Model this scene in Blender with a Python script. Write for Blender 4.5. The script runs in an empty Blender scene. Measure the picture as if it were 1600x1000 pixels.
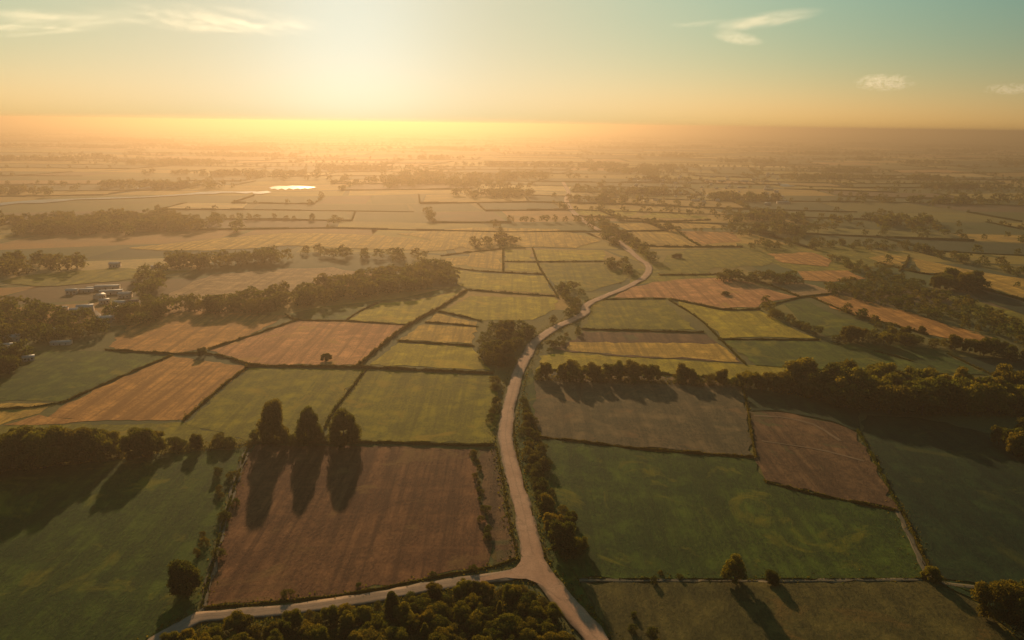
import bpy, math, random
import numpy as np
from mathutils import Vector, Matrix
R_ = math.radians
C = bpy.context.scene.collection
SC = bpy.context.scene

# ------------------------------------------------------------------ camera
CAM_H = 100.0
F = 1142.0
PITCH, ROLL = 15.0, 0.79
cam_rot = Matrix.Rotation(R_(90 - PITCH), 3, 'X') @ Matrix.Rotation(R_(ROLL), 3, 'Z')
cd = bpy.data.cameras.new('camera'); cam = bpy.data.objects.new('camera', cd); C.objects.link(cam)
cd.sensor_width = 36; cd.lens = F / 1600 * 36
cd.clip_start = 0.5; cd.clip_end = 150000
cam.matrix_world = Matrix.Translation((0, 0, CAM_H)) @ cam_rot.to_4x4()
SC.camera = cam

# ------------------------------------------------------------------ light
SUN_EL = 15.0
SUN_AZ = -12.0          # degrees, to the left of the view direction (+Y)
sdir = Vector((math.sin(R_(SUN_AZ)) * math.cos(R_(SUN_EL)), math.cos(R_(SUN_AZ)) * math.cos(R_(SUN_EL)), math.sin(R_(SUN_EL))))
sl = bpy.data.lights.new('sun', 'SUN'); sl.energy = 5.0; sl.angle = R_(1.0); sl.color = (1.0, 0.68, 0.36)
so = bpy.data.objects.new('sun', sl); C.objects.link(so); so.rotation_euler = sdir.to_track_quat('Z', 'Y').to_euler()
SC.view_settings.view_transform = 'Standard'; SC.view_settings.look = 'None'
SC.view_settings.exposure = 0.25; SC.view_settings.gamma = 1
SC.cycles.use_denoising = True
SC.cycles.max_bounces = 5; SC.cycles.volume_bounces = 0; SC.cycles.transparent_max_bounces = 8
SC.cycles.sample_clamp_indirect = 4
SC.cycles.volume_max_steps = 128

def world():
    w = bpy.data.worlds.new('World'); SC.world = w; w.use_nodes = True
    nt = w.node_tree; N = nt.nodes; L = nt.links; N.clear()
    out = N.new('ShaderNodeOutputWorld'); bg = N.new('ShaderNodeBackground'); L.new(bg.outputs[0], out.inputs[0])
    sky = N.new('ShaderNodeTexSky'); sky.sky_type = 'NISHITA'; sky.sun_disc = False
    sky.sun_elevation = R_(SUN_EL); sky.sun_rotation = R_(SUN_AZ)
    sky.altitude = 100; sky.air_density = 1.0; sky.dust_density = 2.0; sky.ozone_density = 1.0
    tc = N.new('ShaderNodeTexCoord')
    nrm = N.new('ShaderNodeVectorMath'); nrm.operation = 'NORMALIZE'; L.new(tc.outputs['Generated'], nrm.inputs[0])
    dot = N.new('ShaderNodeVectorMath'); dot.operation = 'DOT_PRODUCT'; L.new(nrm.outputs[0], dot.inputs[0]); dot.inputs[1].default_value = sdir
    sep = N.new('ShaderNodeSeparateXYZ'); L.new(nrm.outputs[0], sep.inputs[0])
    def m(op, a, b=None):
        n = N.new('ShaderNodeMath'); n.operation = op
        for i, v in enumerate((a, b)):
            if v is None: continue
            if isinstance(v, (int, float)): n.inputs[i].default_value = v
            else: L.new(v, n.inputs[i])
        return n.outputs[0]
    d0 = m('MAXIMUM', dot.outputs['Value'], 0.0)
    zz = m('MAXIMUM', sep.outputs['Z'], 0.0)
    e1 = m('EXPONENT', m('MULTIPLY', zz, -12.0)); e2 = m('EXPONENT', m('MULTIPLY', zz, -45.0)); d8 = m('POWER', d0, 8.0); d3 = m('POWER', d0, 3.0)
    hn = N.new('ShaderNodeVectorMath'); hn.operation = 'MULTIPLY'; L.new(nrm.outputs[0], hn.inputs[0]); hn.inputs[1].default_value = (1, 1, 0)
    hm = N.new('ShaderNodeVectorMath'); hm.operation = 'NORMALIZE'; L.new(hn.outputs[0], hm.inputs[0])
    hd = N.new('ShaderNodeVectorMath'); hd.operation = 'DOT_PRODUCT'; L.new(hm.outputs[0], hd.inputs[0]); hd.inputs[1].default_value = (math.sin(R_(SUN_AZ)), math.cos(R_(SUN_AZ)), 0)
    pil = m('POWER', m('MAXIMUM', hd.outputs['Value'], 0.0), 100.0)
    terms = [1.0, e1, e2, d8, m('MULTIPLY', d8, e1), d3, pil]
    chan = []
    for k in range(3):                    # dusty evening air: brightness falls off exponentially with height and angle from the sun
        t = 0.0
        for w_, term in zip(DUSK, terms):
            t = m('ADD', t, m('MULTIPLY', term, w_[k]))
        chan.append(m('EXPONENT', m('SUBTRACT', t, (0.215, 0.19, 0.18)[k])))
    com = N.new('ShaderNodeCombineXYZ')
    for k in range(3): L.new(chan[k], com.inputs[k])
    hi = N.new('ShaderNodeVectorMath'); hi.operation = 'MULTIPLY'; L.new(sky.outputs[0], hi.inputs[0]); hi.inputs[1].default_value = SKY_TINT
    cap = N.new('ShaderNodeVectorMath'); cap.operation = 'MINIMUM'; L.new(hi.outputs[0], cap.inputs[0]); cap.inputs[1].default_value = (12, 11, 9)
    low = N.new('ShaderNodeVectorMath'); low.operation = 'SCALE'; L.new(com.outputs[0], low.inputs[0]); low.inputs['Scale'].default_value = 10.0
    fac = N.new('ShaderNodeMapRange'); fac.interpolation_type = 'SMOOTHSTEP'; L.new(sep.outputs['Z'], fac.inputs[0]); fac.inputs[1].default_value = .17; fac.inputs[2].default_value = .5
    mx = N.new('ShaderNodeMix'); mx.data_type = 'VECTOR'; L.new(fac.outputs[0], mx.inputs[0]); L.new(low.outputs[0], mx.inputs[4]); L.new(cap.outputs[0], mx.inputs[5])
    L.new(mx.outputs[1], bg.inputs['Color']); bg.inputs['Strength'].default_value = 0.1
SKY_TINT = (0.34, 0.72, 0.72)
DUSK = [(-2.75, -1.842, -1.734), (2.467, 0.638, -0.625), (-1.026, -0.556, -0.429), (0.011, -0.574, -0.517), (-1.803, -0.201, 0.957), (2.41, 1.957, 1.419), (0.131, 0.237, 0.388)]
world()

# ------------------------------------------------------------------ helpers
rng = np.random.default_rng(7)
random.seed(5)
RM = np.array(cam_rot)
def ray(x, y):
    return RM @ np.array([(x - 800) / F, -(y - 500) / F, -1.0])
def P(x, y, z=0.0):                       # where the line of sight through a pixel meets height z
    d = ray(x, y); t = (z - CAM_H) / d[2]
    return np.array([d[0] * t, d[1] * t])
def PL(pts): return np.array([P(*p) for p in pts])
def height_of(x, yb, yt):
    b = P(x, yb); d = ray(x, yt); return CAM_H + d[2] * math.hypot(*b) / math.hypot(d[0], d[1])
def project(p):
    v = RM.T @ (np.asarray(p, float) - np.array([0, 0, CAM_H]))
    return 800 + F * v[0] / -v[2], 500 - F * v[1] / -v[2], -v[2]

def tag(o, label=None, cat=None, group=None, kind=None):
    if label: o['label'] = label
    if cat: o['category'] = cat
    if group: o['group'] = group
    if kind: o['kind'] = kind
    return o
def mesh_np(name, V, faces, mat=None, parent=None, smooth=False, attr=None):
    """faces: list of (n, k) integer arrays"""
    me = bpy.data.meshes.new(name)
    V = np.asarray(V, dtype=np.float32)
    me.vertices.add(len(V)); me.vertices.foreach_set('co', V.ravel())
    idx = np.concatenate([f.ravel() for f in faces]).astype(np.int32)
    tot = np.concatenate([np.full(len(f), f.shape[1]) for f in faces]).astype(np.int32)
    me.loops.add(len(idx)); me.loops.foreach_set('vertex_index', idx)
    me.polygons.add(len(tot))
    start = np.concatenate([[0], np.cumsum(tot)[:-1]]).astype(np.int32)
    me.polygons.foreach_set('loop_start', start); me.polygons.foreach_set('loop_total', tot)
    if smooth: me.polygons.foreach_set('use_smooth', np.ones(len(tot), bool))
    me.update(calc_edges=True)
    if attr is not None:
        a = me.color_attributes.new('tint', 'FLOAT_COLOR', 'POINT')
        c4 = np.ones((len(V), 4), np.float32); c4[:, :3] = attr; a.data.foreach_set('color', c4.ravel())
    if mat: me.materials.append(mat)
    if name is None: return me
    o = bpy.data.objects.new(name, me); C.objects.link(o)
    if parent: o.parent = parent
    return o
def rng_unit(n):
    v = rng.normal(size=(n, 3)); return v / np.linalg.norm(v, axis=1)[:, None]

def leaf_quads(pts, nrm, size, jit=0.8):
    n = len(pts)
    nn = nrm + rng.normal(size=(n, 3)) * jit; nn /= np.linalg.norm(nn, axis=1)[:, None]
    a = np.cross(nn, rng_unit(n)); a /= np.linalg.norm(a, axis=1)[:, None] + 1e-9
    b = np.cross(nn, a)
    s = (size * rng.uniform(0.55, 1.35, n))[:, None] * 0.5
    w = rng.uniform(0.5, 1.0, n)[:, None]
    bend = nn * s * rng.uniform(-0.5, 0.5, n)[:, None]
    V = np.stack([pts - a * s, pts - b * s * w + bend, pts + a * s, pts + b * s * w + bend], 1).reshape(-1, 3)
    return V, np.arange(4 * n).reshape(-1, 4)

def make_tuft_points(nl, shape, n):
    """lumpy crown in a unit-high box: returns leaf points, normals, lobes"""
    lobes = []
    for i in range(nl):
        t = (i + 0.5) / nl
        ang = i * 2.4 + rng.uniform(-.5, .5)
        if shape == 'round': z = 0.15 + 0.62 * t + rng.uniform(-.05, .05); rr = 0.30 * math.sqrt(max(0.05, 1 - ((z - .42) / .50) ** 2))
        elif shape == 'tall': z = 0.16 + 0.70 * t; rr = 0.17 * (1.15 - t)
        elif shape == 'broad': z = 0.15 + 0.54 * t + rng.uniform(-.05, .05); rr = 0.44 * math.sqrt(max(0.05, 1 - ((z - .42) / .46) ** 2))
        else: z = 0.12 + 0.58 * t; rr = 0.36 * (1 - .5 * t)
        rr *= rng.uniform(.6, 1.05)
        r = rng.uniform(.10, .20) * (0.8 if shape == 'tall' else 1.0) * (1 if nl < 12 else .85)
        lobes.append((np.array([rr * math.cos(ang), rr * math.sin(ang), z]), r))
    lobes.append((np.array([0, 0, .55]), .24 if shape != 'tall' else .16))
    w = np.array([r * r for _, r in lobes]); w /= w.sum()
    pts, nrm = [], []
    for (c, r), k in zip(lobes, (w * n * 1.7).astype(int) + 1):
        d = rng_unit(k); d[:, 2] = np.where(d[:, 2] < -.35, -d[:, 2], d[:, 2])
        q = c + d * r * rng.uniform(.66, 1.28, k)[:, None]
        keep = np.ones(k, bool)
        for c2, r2 in lobes:
            if c2 is c: continue
            keep &= np.linalg.norm(q - c2, axis=1) > r2 * .72
        pts.append(q[keep]); nrm.append(d[keep])
    return np.concatenate(pts), np.concatenate(nrm), lobes
def ico(sub=1):
    import bmesh
    bm = bmesh.new(); bmesh.ops.create_icosphere(bm, subdivisions=sub, radius=1)
    V = np.array([v.co[:] for v in bm.verts]); Fc = np.array([[v.index for v in f.verts] for f in bm.faces]); bm.free()
    return V, Fc
ICO1 = ico(1); ICO2 = ico(2)
def crown_arrays(shape, nl, n, leaf, core=True):
    pts, nrm, lobes = make_tuft_points(nl, shape, n)
    V, Q = leaf_quads(pts, nrm, leaf)
    faces = [Q]
    if core:
        vs = [V]; off = len(V); tr = []
        for c, r in lobes:
            iv, if_ = ICO2
            d = iv * (r * .74) * (1 + .18 * np.sin(iv[:, :1] * 9 + c[0] * 30) * np.cos(iv[:, 1:2] * 8 + c[1] * 20))
            vs.append(d + c); tr.append(if_ + off); off += len(iv)
        V = np.concatenate(vs); faces.append(np.concatenate(tr))
    V = V.copy(); V[:, 2] -= 0.0
    return V, faces
def tube_arrays(path, radii, k=7):
    path = np.asarray(path, float); V = []
    for i, p in enumerate(path):
        t = path[min(i + 1, len(path) - 1)] - path[max(i - 1, 0)]; t /= np.linalg.norm(t)
        a = np.cross(t, [0.3, 1, .1]); a /= np.linalg.norm(a); b = np.cross(t, a)
        for j in range(k):
            th = 2 * math.pi * j / k
            V.append(p + radii[i] * (a * math.cos(th) + b * math.sin(th)))
    Q = [[i * k + j, i * k + (j + 1) % k, (i + 1) * k + (j + 1) % k, (i + 1) * k + j] for i in range(len(path) - 1) for j in range(k)]
    return np.array(V), np.array(Q)
def join(parts):
    vs, fs, off = [], {}, 0
    for V, faces in parts:
        vs.append(V)
        for f in (faces if isinstance(faces, list) else [faces]):
            fs.setdefault(f.shape[1], []).append(f + off)
        off += len(V)
    return np.concatenate(vs), [np.concatenate(v) for v in fs.values()]

# ------------------------------------------------------------------ materials
def new_mat(name):
    m = bpy.data.materials.new(name); m.use_nodes = True; nt = m.node_tree; nt.nodes.clear()
    return m, nt.nodes, nt.links
def rgb(c): return (*c, 1.0)
class NB:
    def __init__(s, name): s.m, s.N, s.L = new_mat(name)
    def n(s, t, **kw):
        x = s.N.new(t)
        for k, v in kw.items(): setattr(x, k, v)
        return x
    def set(s, sock, v):
        if isinstance(v, (int, float, tuple, list)): sock.default_value = v
        else: s.L.new(v, sock)
    def math(s, op, a, b=0.0, clamp=False):
        x = s.n('ShaderNodeMath', operation=op, use_clamp=clamp); s.set(x.inputs[0], a); s.set(x.inputs[1], b); return x.outputs[0]
    def pos(s): return s.n('ShaderNodeNewGeometry').outputs['Position']
    def mapping(s, vec, scale=(1, 1, 1), rot=(0, 0, 0), loc=(0, 0, 0)):
        x = s.n('ShaderNodeMapping'); s.L.new(vec, x.inputs[0]); x.inputs['Scale'].default_value = scale; x.inputs['Rotation'].default_value = rot; x.inputs['Location'].default_value = loc
        return x.outputs[0]
    def noise(s, vec, scale, detail=4, rough=.55, dist=0.0):
        x = s.n('ShaderNodeTexNoise'); s.L.new(vec, x.inputs['Vector']); x.inputs['Scale'].default_value = scale
        x.inputs['Detail'].default_value = detail; x.inputs['Roughness'].default_value = rough; x.inputs['Distortion'].default_value = dist
        return x.outputs['Fac']
    def ramp(s, fac, lo, hi, a=0.0, b=1.0):
        x = s.n('ShaderNodeMapRange'); s.L.new(fac, x.inputs[0])
        for i, v in zip((1, 2, 3, 4), (lo, hi, a, b)): x.inputs[i].default_value = v
        return x.outputs[0]
    def mix(s, fac, a, b, blend='MIX'):
        x = s.n('ShaderNodeMix', data_type='RGBA', blend_type=blend)
        s.set(x.inputs[0], fac); s.set(x.inputs[6], rgb(a) if isinstance(a, tuple) else a); s.set(x.inputs[7], rgb(b) if isinstance(b, tuple) else b)
        return x.outputs[2]
    def bump(s, h, strength, dist):
        x = s.n('ShaderNodeBump'); s.L.new(h, x.inputs['Height']); x.inputs['Strength'].default_value = strength; x.inputs['Distance'].default_value = dist
        return x.outputs[0]
    def finish(s, color, rough=.9, normal=None, spec=.15):
        b = s.n('ShaderNodeBsdfPrincipled'); s.set(b.inputs['Base Color'], rgb(color) if isinstance(color, tuple) else color)
        s.set(b.inputs['Roughness'], rough); b.inputs['Specular IOR Level'].default_value = spec
        if normal: s.L.new(normal, b.inputs['Normal'])
        o = s.n('ShaderNodeOutputMaterial'); s.L.new(b.outputs[0], o.inputs[0]); return s.m

def foliage_mat(name, c1, c2, c3, stuff=False, trans=.5):
    s = NB(name); p = s.pos()
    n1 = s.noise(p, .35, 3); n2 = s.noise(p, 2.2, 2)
    if stuff:
        a = s.n('ShaderNodeAttribute', attribute_name='tint'); sp = s.n('ShaderNodeSeparateColor'); s.L.new(a.outputs['Color'], sp.inputs[0]); r = sp.outputs[0]
    else: r = s.n('ShaderNodeObjectInfo').outputs['Random']
    col = s.mix(s.ramp(n1, .35, .65), c1, c2)
    col = s.mix(s.ramp(r, .35, 1.0, 0, .75), col, c3)
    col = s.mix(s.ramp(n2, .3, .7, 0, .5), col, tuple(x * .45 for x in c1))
    d = s.n('ShaderNodeBsdfDiffuse'); s.L.new(col, d.inputs[0])
    t = s.n('ShaderNodeBsdfTranslucent'); tcol = s.mix(1.0, col, (2.4, 1.9, .6), 'MULTIPLY'); s.L.new(tcol, t.inputs[0])
    mx = s.n('ShaderNodeMixShader'); mx.inputs[0].default_value = trans; s.L.new(d.outputs[0], mx.inputs[1]); s.L.new(t.outputs[0], mx.inputs[2])
    o = s.n('ShaderNodeOutputMaterial'); s.L.new(mx.outputs[0], o.inputs[0]); return s.m
M = {}
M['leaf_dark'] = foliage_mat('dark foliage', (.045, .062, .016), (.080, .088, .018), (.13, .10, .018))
M['leaf_gold'] = foliage_mat('golden foliage', (.090, .108, .020), (.150, .140, .022), (.21, .16, .026))  # golden sunlight on the crowns is put into this leaf colour
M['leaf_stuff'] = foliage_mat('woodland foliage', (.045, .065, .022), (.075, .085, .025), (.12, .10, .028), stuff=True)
def bark():
    s = NB('bark'); p = s.pos(); n = s.noise(s.mapping(p, (3, 3, .6)), 2, 5)
    return s.finish(s.mix(n, (.05, .035, .022), (.13, .10, .07)), .95, s.bump(n, .6, .05))
M['bark'] = bark()

def field_mat(name, c1, c2, row=0.0, period=3.0, rows=.35, patch=.02, spots=None, fine=1.0, bump=1.0):
    s = NB(name); p = s.pos(); q = s.mapping(p, rot=(0, 0, row))
    big = s.noise(p, patch, 4, .6, .6); mid = s.noise(q, .12, 4, .6); grain = s.noise(s.mapping(p, (1, .55, 1), (0, 0, row)), 1.3 * fine, 5, .7)
    col = s.mix(s.ramp(big, .36, .64), c1, c2)
    dark = tuple(v * .55 for v in c1); light = tuple(min(1, v * 1.5) for v in c2)
    col = s.mix(s.ramp(grain, .40, .62, 0, .8), col, dark)
    col = s.mix(s.ramp(mid, .47, .7, 0, .75), col, light)
    # sowing rows / mowing lines: long thin streaks along the rows
    streak = s.noise(s.mapping(p, (1.0 / period, .012, 1), (0, 0, row)), 1.0, 3, .6)
    col = s.mix(s.ramp(streak, .45, .62, 0, rows), col, dark)
    tram = s.n('ShaderNodeTexWave', wave_type='BANDS', bands_direction='X'); s.L.new(s.mapping(p, rot=(0, 0, row)), tram.inputs[0])
    tram.inputs['Scale'].default_value = .314 / (period * 5); tram.inputs['Distortion'].default_value = 1.2; tram.inputs['Detail'].default_value = 1; tram.inputs['Detail Scale'].default_value = .3
    col = s.mix(s.ramp(tram.outputs['Fac'], .975, 1.0, 0, rows * .14), col, light)
    if spots:
        sp = s.noise(p, .045, 5, .65, 1.0); col = s.mix(s.ramp(sp, .56, .66, 0, .8), col, spots)
    h = s.math('ADD', s.math('MULTIPLY', grain, .7), s.math('MULTIPLY', streak, .5))
    return s.finish(col, .95, s.bump(h, bump, .35), .1)

# name -> (colour 1, colour 2, spots)
PAL = {
 'green':   ((.030, .056, .006), (.060, .084, .006), (.160, .135, .007)),  # yellow spots: golden streaks of light painted into the crop colour
 'dgreen':  ((.011, .030, .009), (.021, .040, .009), (.050, .056, .009)),
 'olive':   ((.165, .138, .006), (.245, .185, .008), (.31, .195, .010)),
 'yellow':  ((.31, .225, .010), (.42, .285, .013), (.47, .28, .016)),
 'gold':    ((.44, .245, .03), (.54, .29, .04), None),
 'orange':  ((.46, .19, .035), (.55, .24, .05), None),
 'pink':    ((.50, .20, .06), (.58, .25, .08), (.44, .22, .04)),
 'brown':   ((.125, .047, .016), (.190, .078, .026), (.19, .095, .026)),
 'dbrown':  ((.115, .058, .022), (.170, .083, .030), (.09, .085, .025)),
 'bgreen':  ((.070, .060, .012), (.110, .080, .016), (.16, .088, .018)),
 'ogreen':  ((.055, .080, .005), (.100, .112, .006), (.21, .165, .008)),
 'stubble': ((.095, .078, .032), (.17, .105, .040), (.22, .115, .04)),
 'grey':    ((.30, .17, .06), (.36, .20, .07), None),
}
_fm = {}
def fmat(key, row):
    k = (key, round(row, 1))
    if k not in _fm:
        c1, c2, sp = PAL[key]
        _fm[k] = field_mat(key + ' crop', c1, c2, row, spots=sp, rows=.8 if key in ('brown', 'dbrown', 'orange', 'pink', 'gold') else .55)
    return _fm[k]

# ------------------------------------------------------------------ ground, haze
def ground():
    s = NB('rough grassland'); p = s.pos()
    big = s.noise(p, .0012, 5, .6, .5); mid = s.noise(p, .012, 4, .6); fine = s.noise(p, .8, 5, .7)
    col = s.mix(s.ramp(big, .4, .6), (.13, .11, .015), (.24, .165, .022))
    col = s.mix(s.ramp(mid, .4, .65, 0, .8), col, (.06, .075, .028))
    col = s.mix(s.ramp(fine, .4, .7, 0, .6), col, (.04, .045, .02))
    m = s.finish(col, .95, s.bump(fine, .6, .4), .1)
    r = [0, 60, 150, 300, 700, 1500, 3500, 9000, 20000, 45000]; k = 96; V = [(0, 0, 0)]; tri = []; quad = []
    for a in r[1:]:
        for j in range(k): V.append((a * math.cos(2 * math.pi * j / k), a * math.sin(2 * math.pi * j / k), 0))
    for j in range(k): tri.append((0, 1 + j, 1 + (j + 1) % k))
    for i in range(len(r) - 2):
        for j in range(k): quad.append((1 + i * k + j, 1 + (i + 1) * k + j, 1 + (i + 1) * k + (j + 1) % k, 1 + i * k + (j + 1) % k))
    tag(mesh_np('ground', np.array(V), [np.array(tri), np.array(quad)], m), kind='structure')
ground()

HAZE_D = 4.6e-4
def haze():
    s = NB('haze'); v = s.n('ShaderNodeVolumePrincipled')
    v.inputs['Color'].default_value = (.43, .325, .22, 1); v.inputs['Density'].default_value = HAZE_D; v.inputs['Anisotropy'].default_value = .67
    o = s.n('ShaderNodeOutputMaterial'); s.L.new(v.outputs[0], o.inputs['Volume'])
    s.m.cycles.homogeneous_volume = True if hasattr(s.m.cycles, 'homogeneous_volume') else None
    a, z0, z1 = 48000, -1.0, CAM_H + 4.5
    V = np.array([(x, y, z) for z in (z0, z1) for y in (-a, a) for x in (-a, a)])
    Q = np.array([(0, 2, 3, 1), (4, 5, 7, 6), (0, 1, 5, 4), (1, 3, 7, 5), (3, 2, 6, 7), (2, 0, 4, 6)])
    tag(mesh_np('haze', V, [Q], s.m), 'pale golden haze lying over the whole plain', None, None, 'stuff')
haze()

# ------------------------------------------------------------------ fields
def rough_outline(G, step=4.0, amp=.5):
    out = []; n = len(G)
    for i in range(n):
        a, b = G[i], G[(i + 1) % n]; L = np.linalg.norm(b - a); k = max(1, min(30, int(L / step)))
        nrm = np.array([-(b - a)[1], (b - a)[0]]) / (L + 1e-9)
        for j in range(k):
            t = j / k; out.append(a + (b - a) * t + nrm * (rng.normal() * amp if j else 0))
    return np.array(out)
FIELDS = [  # colour, direction of the rows (index of the edge they follow), outline
 ('olive', 0, [(-170,668),(62,664),(285,660),(400,690),(390,694),(200,716),(0,737),(-220,750)]),
 ('olive', 0, [(1150,380),(1350,385),(1385,412),(1320,424),(1246,425),(1158,392)]),
 ('olive', 0, [(985,425),(1036,409),(1060,427),(1140,433),(1020,441),(988,448)]),
 ('yellow', 0, [(842,556),(885,550),(960,557),(1160,569),(1340,580),(1500,588),(1760,604),(1760,622),(1600,614),(1250,603),(1000,590),(838,588)]),  # gold-lit strip before the belt; its sunlight is painted as yellow
 ('bgreen', 0, [(722,700),(776,700),(800,800),(812,876),(770,890),(742,800)]),
 ('green', 0, [(806,600),(830,575),(850,600),(842,700),(860,800),(905,905),(960,1000),(1010,1080),(960,1080),(860,890),(820,760),(806,680)]),
 ('brown', 0, [(400,695),(560,697),(738,702),(744,740),(757,800),(768,860),(762,884),(660,904),(560,924),(440,938),(320,948),(324,925),(340,860),(356,800),(384,715)]),
 ('dbrown', 2, [(748,702),(775,702),(784,760),(793,810),(806,868),(790,878),(776,878),(768,850),(758,795)]),
 ('green', 3, [(-300,780),(0,738),(200,716),(300,705),(384,703),(352,800),(334,860),(318,935),(250,992),(200,1050),(-350,1060)]),
 ('olive', 0, [(574,579),(768,587),(778,620),(776,660),(770,692),(740,693),(568,689),(520,688),(508,664),(530,640)]),
 ('olive', 1, [(390,575),(567,578),(510,660),(498,688),(400,690),(288,662)]),
 ('orange', 1, [(270,557),(385,573),(285,656),(150,658),(75,652),(105,630)]),
 ('ogreen', 2, [(40,549),(170,549),(264,556),(98,627),(-150,627),(-170,600),(0,572)]),
 ('gold', 0, [(-150,631),(95,630),(62,646),(0,664),(-160,668)]),
 ('orange', 0, [(62,648),(74,652),(140,658),(60,664),(5,664)]),
 ('orange', 3, [(170,542),(200,510),(250,494),(310,486),(450,493),(390,524),(326,545),(264,553),(180,547)]),
 ('pink', 0, [(328,548),(398,525),(466,501),(541,503),(632,508),(557,570),(400,570),(386,566)]),
 ('yellow', 0, [(545,501),(562,489),(592,475),(650,470),(716,456),(676,486),(634,506)]),
 ('ogreen', 0, [(470,499),(450,491),(505,479),(590,469),(640,463),(722,446),(720,453),(650,468),(588,473),(558,487),(541,500)]),
 ('yellow', 0, [(578,570),(622,536),(738,543),(767,579)]),
 ('gold', 0, [(624,531),(661,507),(744,512),(738,537)]),
 ('gold', 0, [(666,502),(683,490),(745,503),(743,509)]),
 ('yellow', 0, [(691,486),(733,463),(868,465),(867,480),(852,492),(832,500),(752,501)]),
 ('yellow', 0, [(704,421),(753,427),(850,431),(867,460),(730,450),(714,444)]),
 ('gold', 0, [(734,397),(783,392),(784,422),(731,416)]),
 ('yellow', 0, [(789,391),(828,391),(832,407),(789,408)]),
 ('yellow', 0, [(834,391),(943,391),(945,407),(838,408)]),
 ('yellow', 0, [(789,412),(838,412),(847,426),(788,422)]),
 ('olive', 0, [(842,412),(938,412),(960,418),(985,428),(975,440),(925,455),(880,458),(862,440),(850,428)]),
 ('gold', 0, [(690,404),(730,401),(728,414),(704,416)]),
 ('olive', 0, [(925,471),(1039,469),(1062,494),(1088,516),(912,513),(922,492)]),
 ('dbrown', 0, [(912,518),(1105,523),(1118,534),(1158,567),(1080,562),(960,556),(885,549),(866,545),(900,531)]),
 ('gold', 0, [(890,535),(1121,537),(1150,558),(1155,566),(1080,560),(960,554),(885,547)]),
 ('yellow', 2, [(1060,471),(1095,479),(1130,486),(1187,486),(1276,529),(1126,529),(1092,498)]),
 ('pink', 1, [(985,449),(1020,441),(1078,436),(1140,434),(1246,464),(1190,473),(1184,481),(1130,482),(1085,473),(1045,466),(960,465)]),
 ('olive', 0, [(1042,400),(1075,391),(1156,389),(1212,405),(1190,416),(1117,418),(1099,429),(1060,426),(1036,410)]),
 ('gold', 0, [(948,349),(1038,348),(1085,383),(1012,381),(984,361)]),
 ('gold', 0, [(1046,348),(1099,345),(1135,356),(1056,358)]),
 ('orange', 0, [(1060,361),(1147,363),(1159,377),(1096,383)]),
 ('yellow', 0, [(887,326),(1005,328),(985,338),(895,336)]),
 ('yellow', 0, [(1022,332),(1087,336),(1110,342),(1000,340)]),
 ('ogreen', 1, [(1224,475),(1252,468),(1267,473),(1312,494),(1358,506),(1376,517),(1290,526),(1246,499)]),
 ('orange', 2, [(1267,465),(1306,460),(1390,481),(1480,508),(1562,532),(1553,546),(1510,535),(1450,523),(1390,505),(1330,490)]),
 ('grey', 1, [(1203,442),(1252,442),(1304,457),(1267,461),(1248,463)]),
 ('orange', 0, [(1246,424),(1324,423),(1354,436),(1300,441),(1256,438)]),
 ('orange', 0, [(1198,397),(1270,395),(1300,408),(1294,417),(1219,410)]),
 ('ogreen', 0, [(1132,533),(1278,534),(1334,536),(1366,549),(1420,562),(1490,585),(1330,580),(1180,571)]),
 ('green', 1, [(1340,535),(1450,544),(1480,554),(1544,586),(1494,585),(1366,549)]),
 ('dgreen', 0, [(1489,556),(1600,562),(1750,572),(1760,600),(1600,590),(1549,586)]),
 ('gold', 0, [(1357,403),(1384,398),(1418,402),(1412,419),(1375,411)]),
 ('gold', 0, [(1424,403),(1510,421),(1600,436),(1700,452),(1700,482),(1600,467),(1525,446),(1495,431),(1436,426)]),
 ('dgreen', 0, [(1530,452),(1600,474),(1700,500),(1700,520),(1600,492),(1540,470),(1500,452)]),
 ('olive', 0, [(1479,462),(1507,464),(1600,493),(1700,521),(1700,545),(1600,522),(1540,504)]),
 ('stubble', 0, [(838,581),(905,583),(1100,592),(1158,606),(1168,650),(1176,713),(1000,700),(846,683),(833,660)]),
 ('dbrown', 1, [(1173,645),(1220,645),(1300,661),(1338,677),(1370,730),(1403,797),(1300,777),(1197,752),(1180,712)]),
 ('green', 0, [(846,688),(1000,705),(1178,718),(1195,756),(1300,781),(1405,802),(1450,900),(1400,905),(1100,905),(905,905),(885,880),(855,780),(842,720)]),
 ('dgreen', 1, [(1162,606),(1240,612),(1340,642),(1345,676),(1300,659),(1220,643),(1173,643)]),
 ('dgreen', 2, [(1347,682),(1355,650),(1440,655),(1600,690),(1900,760),(1950,950),(1600,925),(1464,904),(1414,800)]),
 ('bgreen', 0, [(905,910),(1440,909),(1520,941),(1580,1000),(1660,1080),(1010,1080),(955,1000)]),
 ('dgreen', 0, [(1462,910),(1600,930),(1950,960),(2000,1100),(1690,1090),(1590,1000),(1530,941)]),
 ('olive', 0, [(0,441),(60,428),(170,420),(300,424),(180,440),(60,448)]),
 ('gold', 0, [(200,388),(330,374),(450,364),(600,368),(735,385),(690,392),(600,390),(450,384),(330,392),(250,392)]),
 ('gold', 0, [(620,365),(740,356),(870,358),(940,375),(900,388),(830,386),(740,390)]),
 ('grey', 0, [(240,470),(330,430),(450,420),(520,418),(560,425),(480,455),(330,478)]),
]
for i, (key, e, px) in enumerate(FIELDS):
    G = PL(px); a = G[(e + 1) % len(G)] - G[e]; row = math.atan2(a[1], a[0]) + math.pi / 2
    d = np.linalg.norm(G.mean(0))
    O = rough_outline(G, 3.5 if d < 400 else 10, .7 if d < 400 else 1.6)
    z = 0.03 + 0.0045 * i
    V = np.column_stack([O, np.full(len(O), z)])
    tag(mesh_np('field', V, [np.arange(len(O))[None, :]], fmat(key, -row)), kind='structure')

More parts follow.
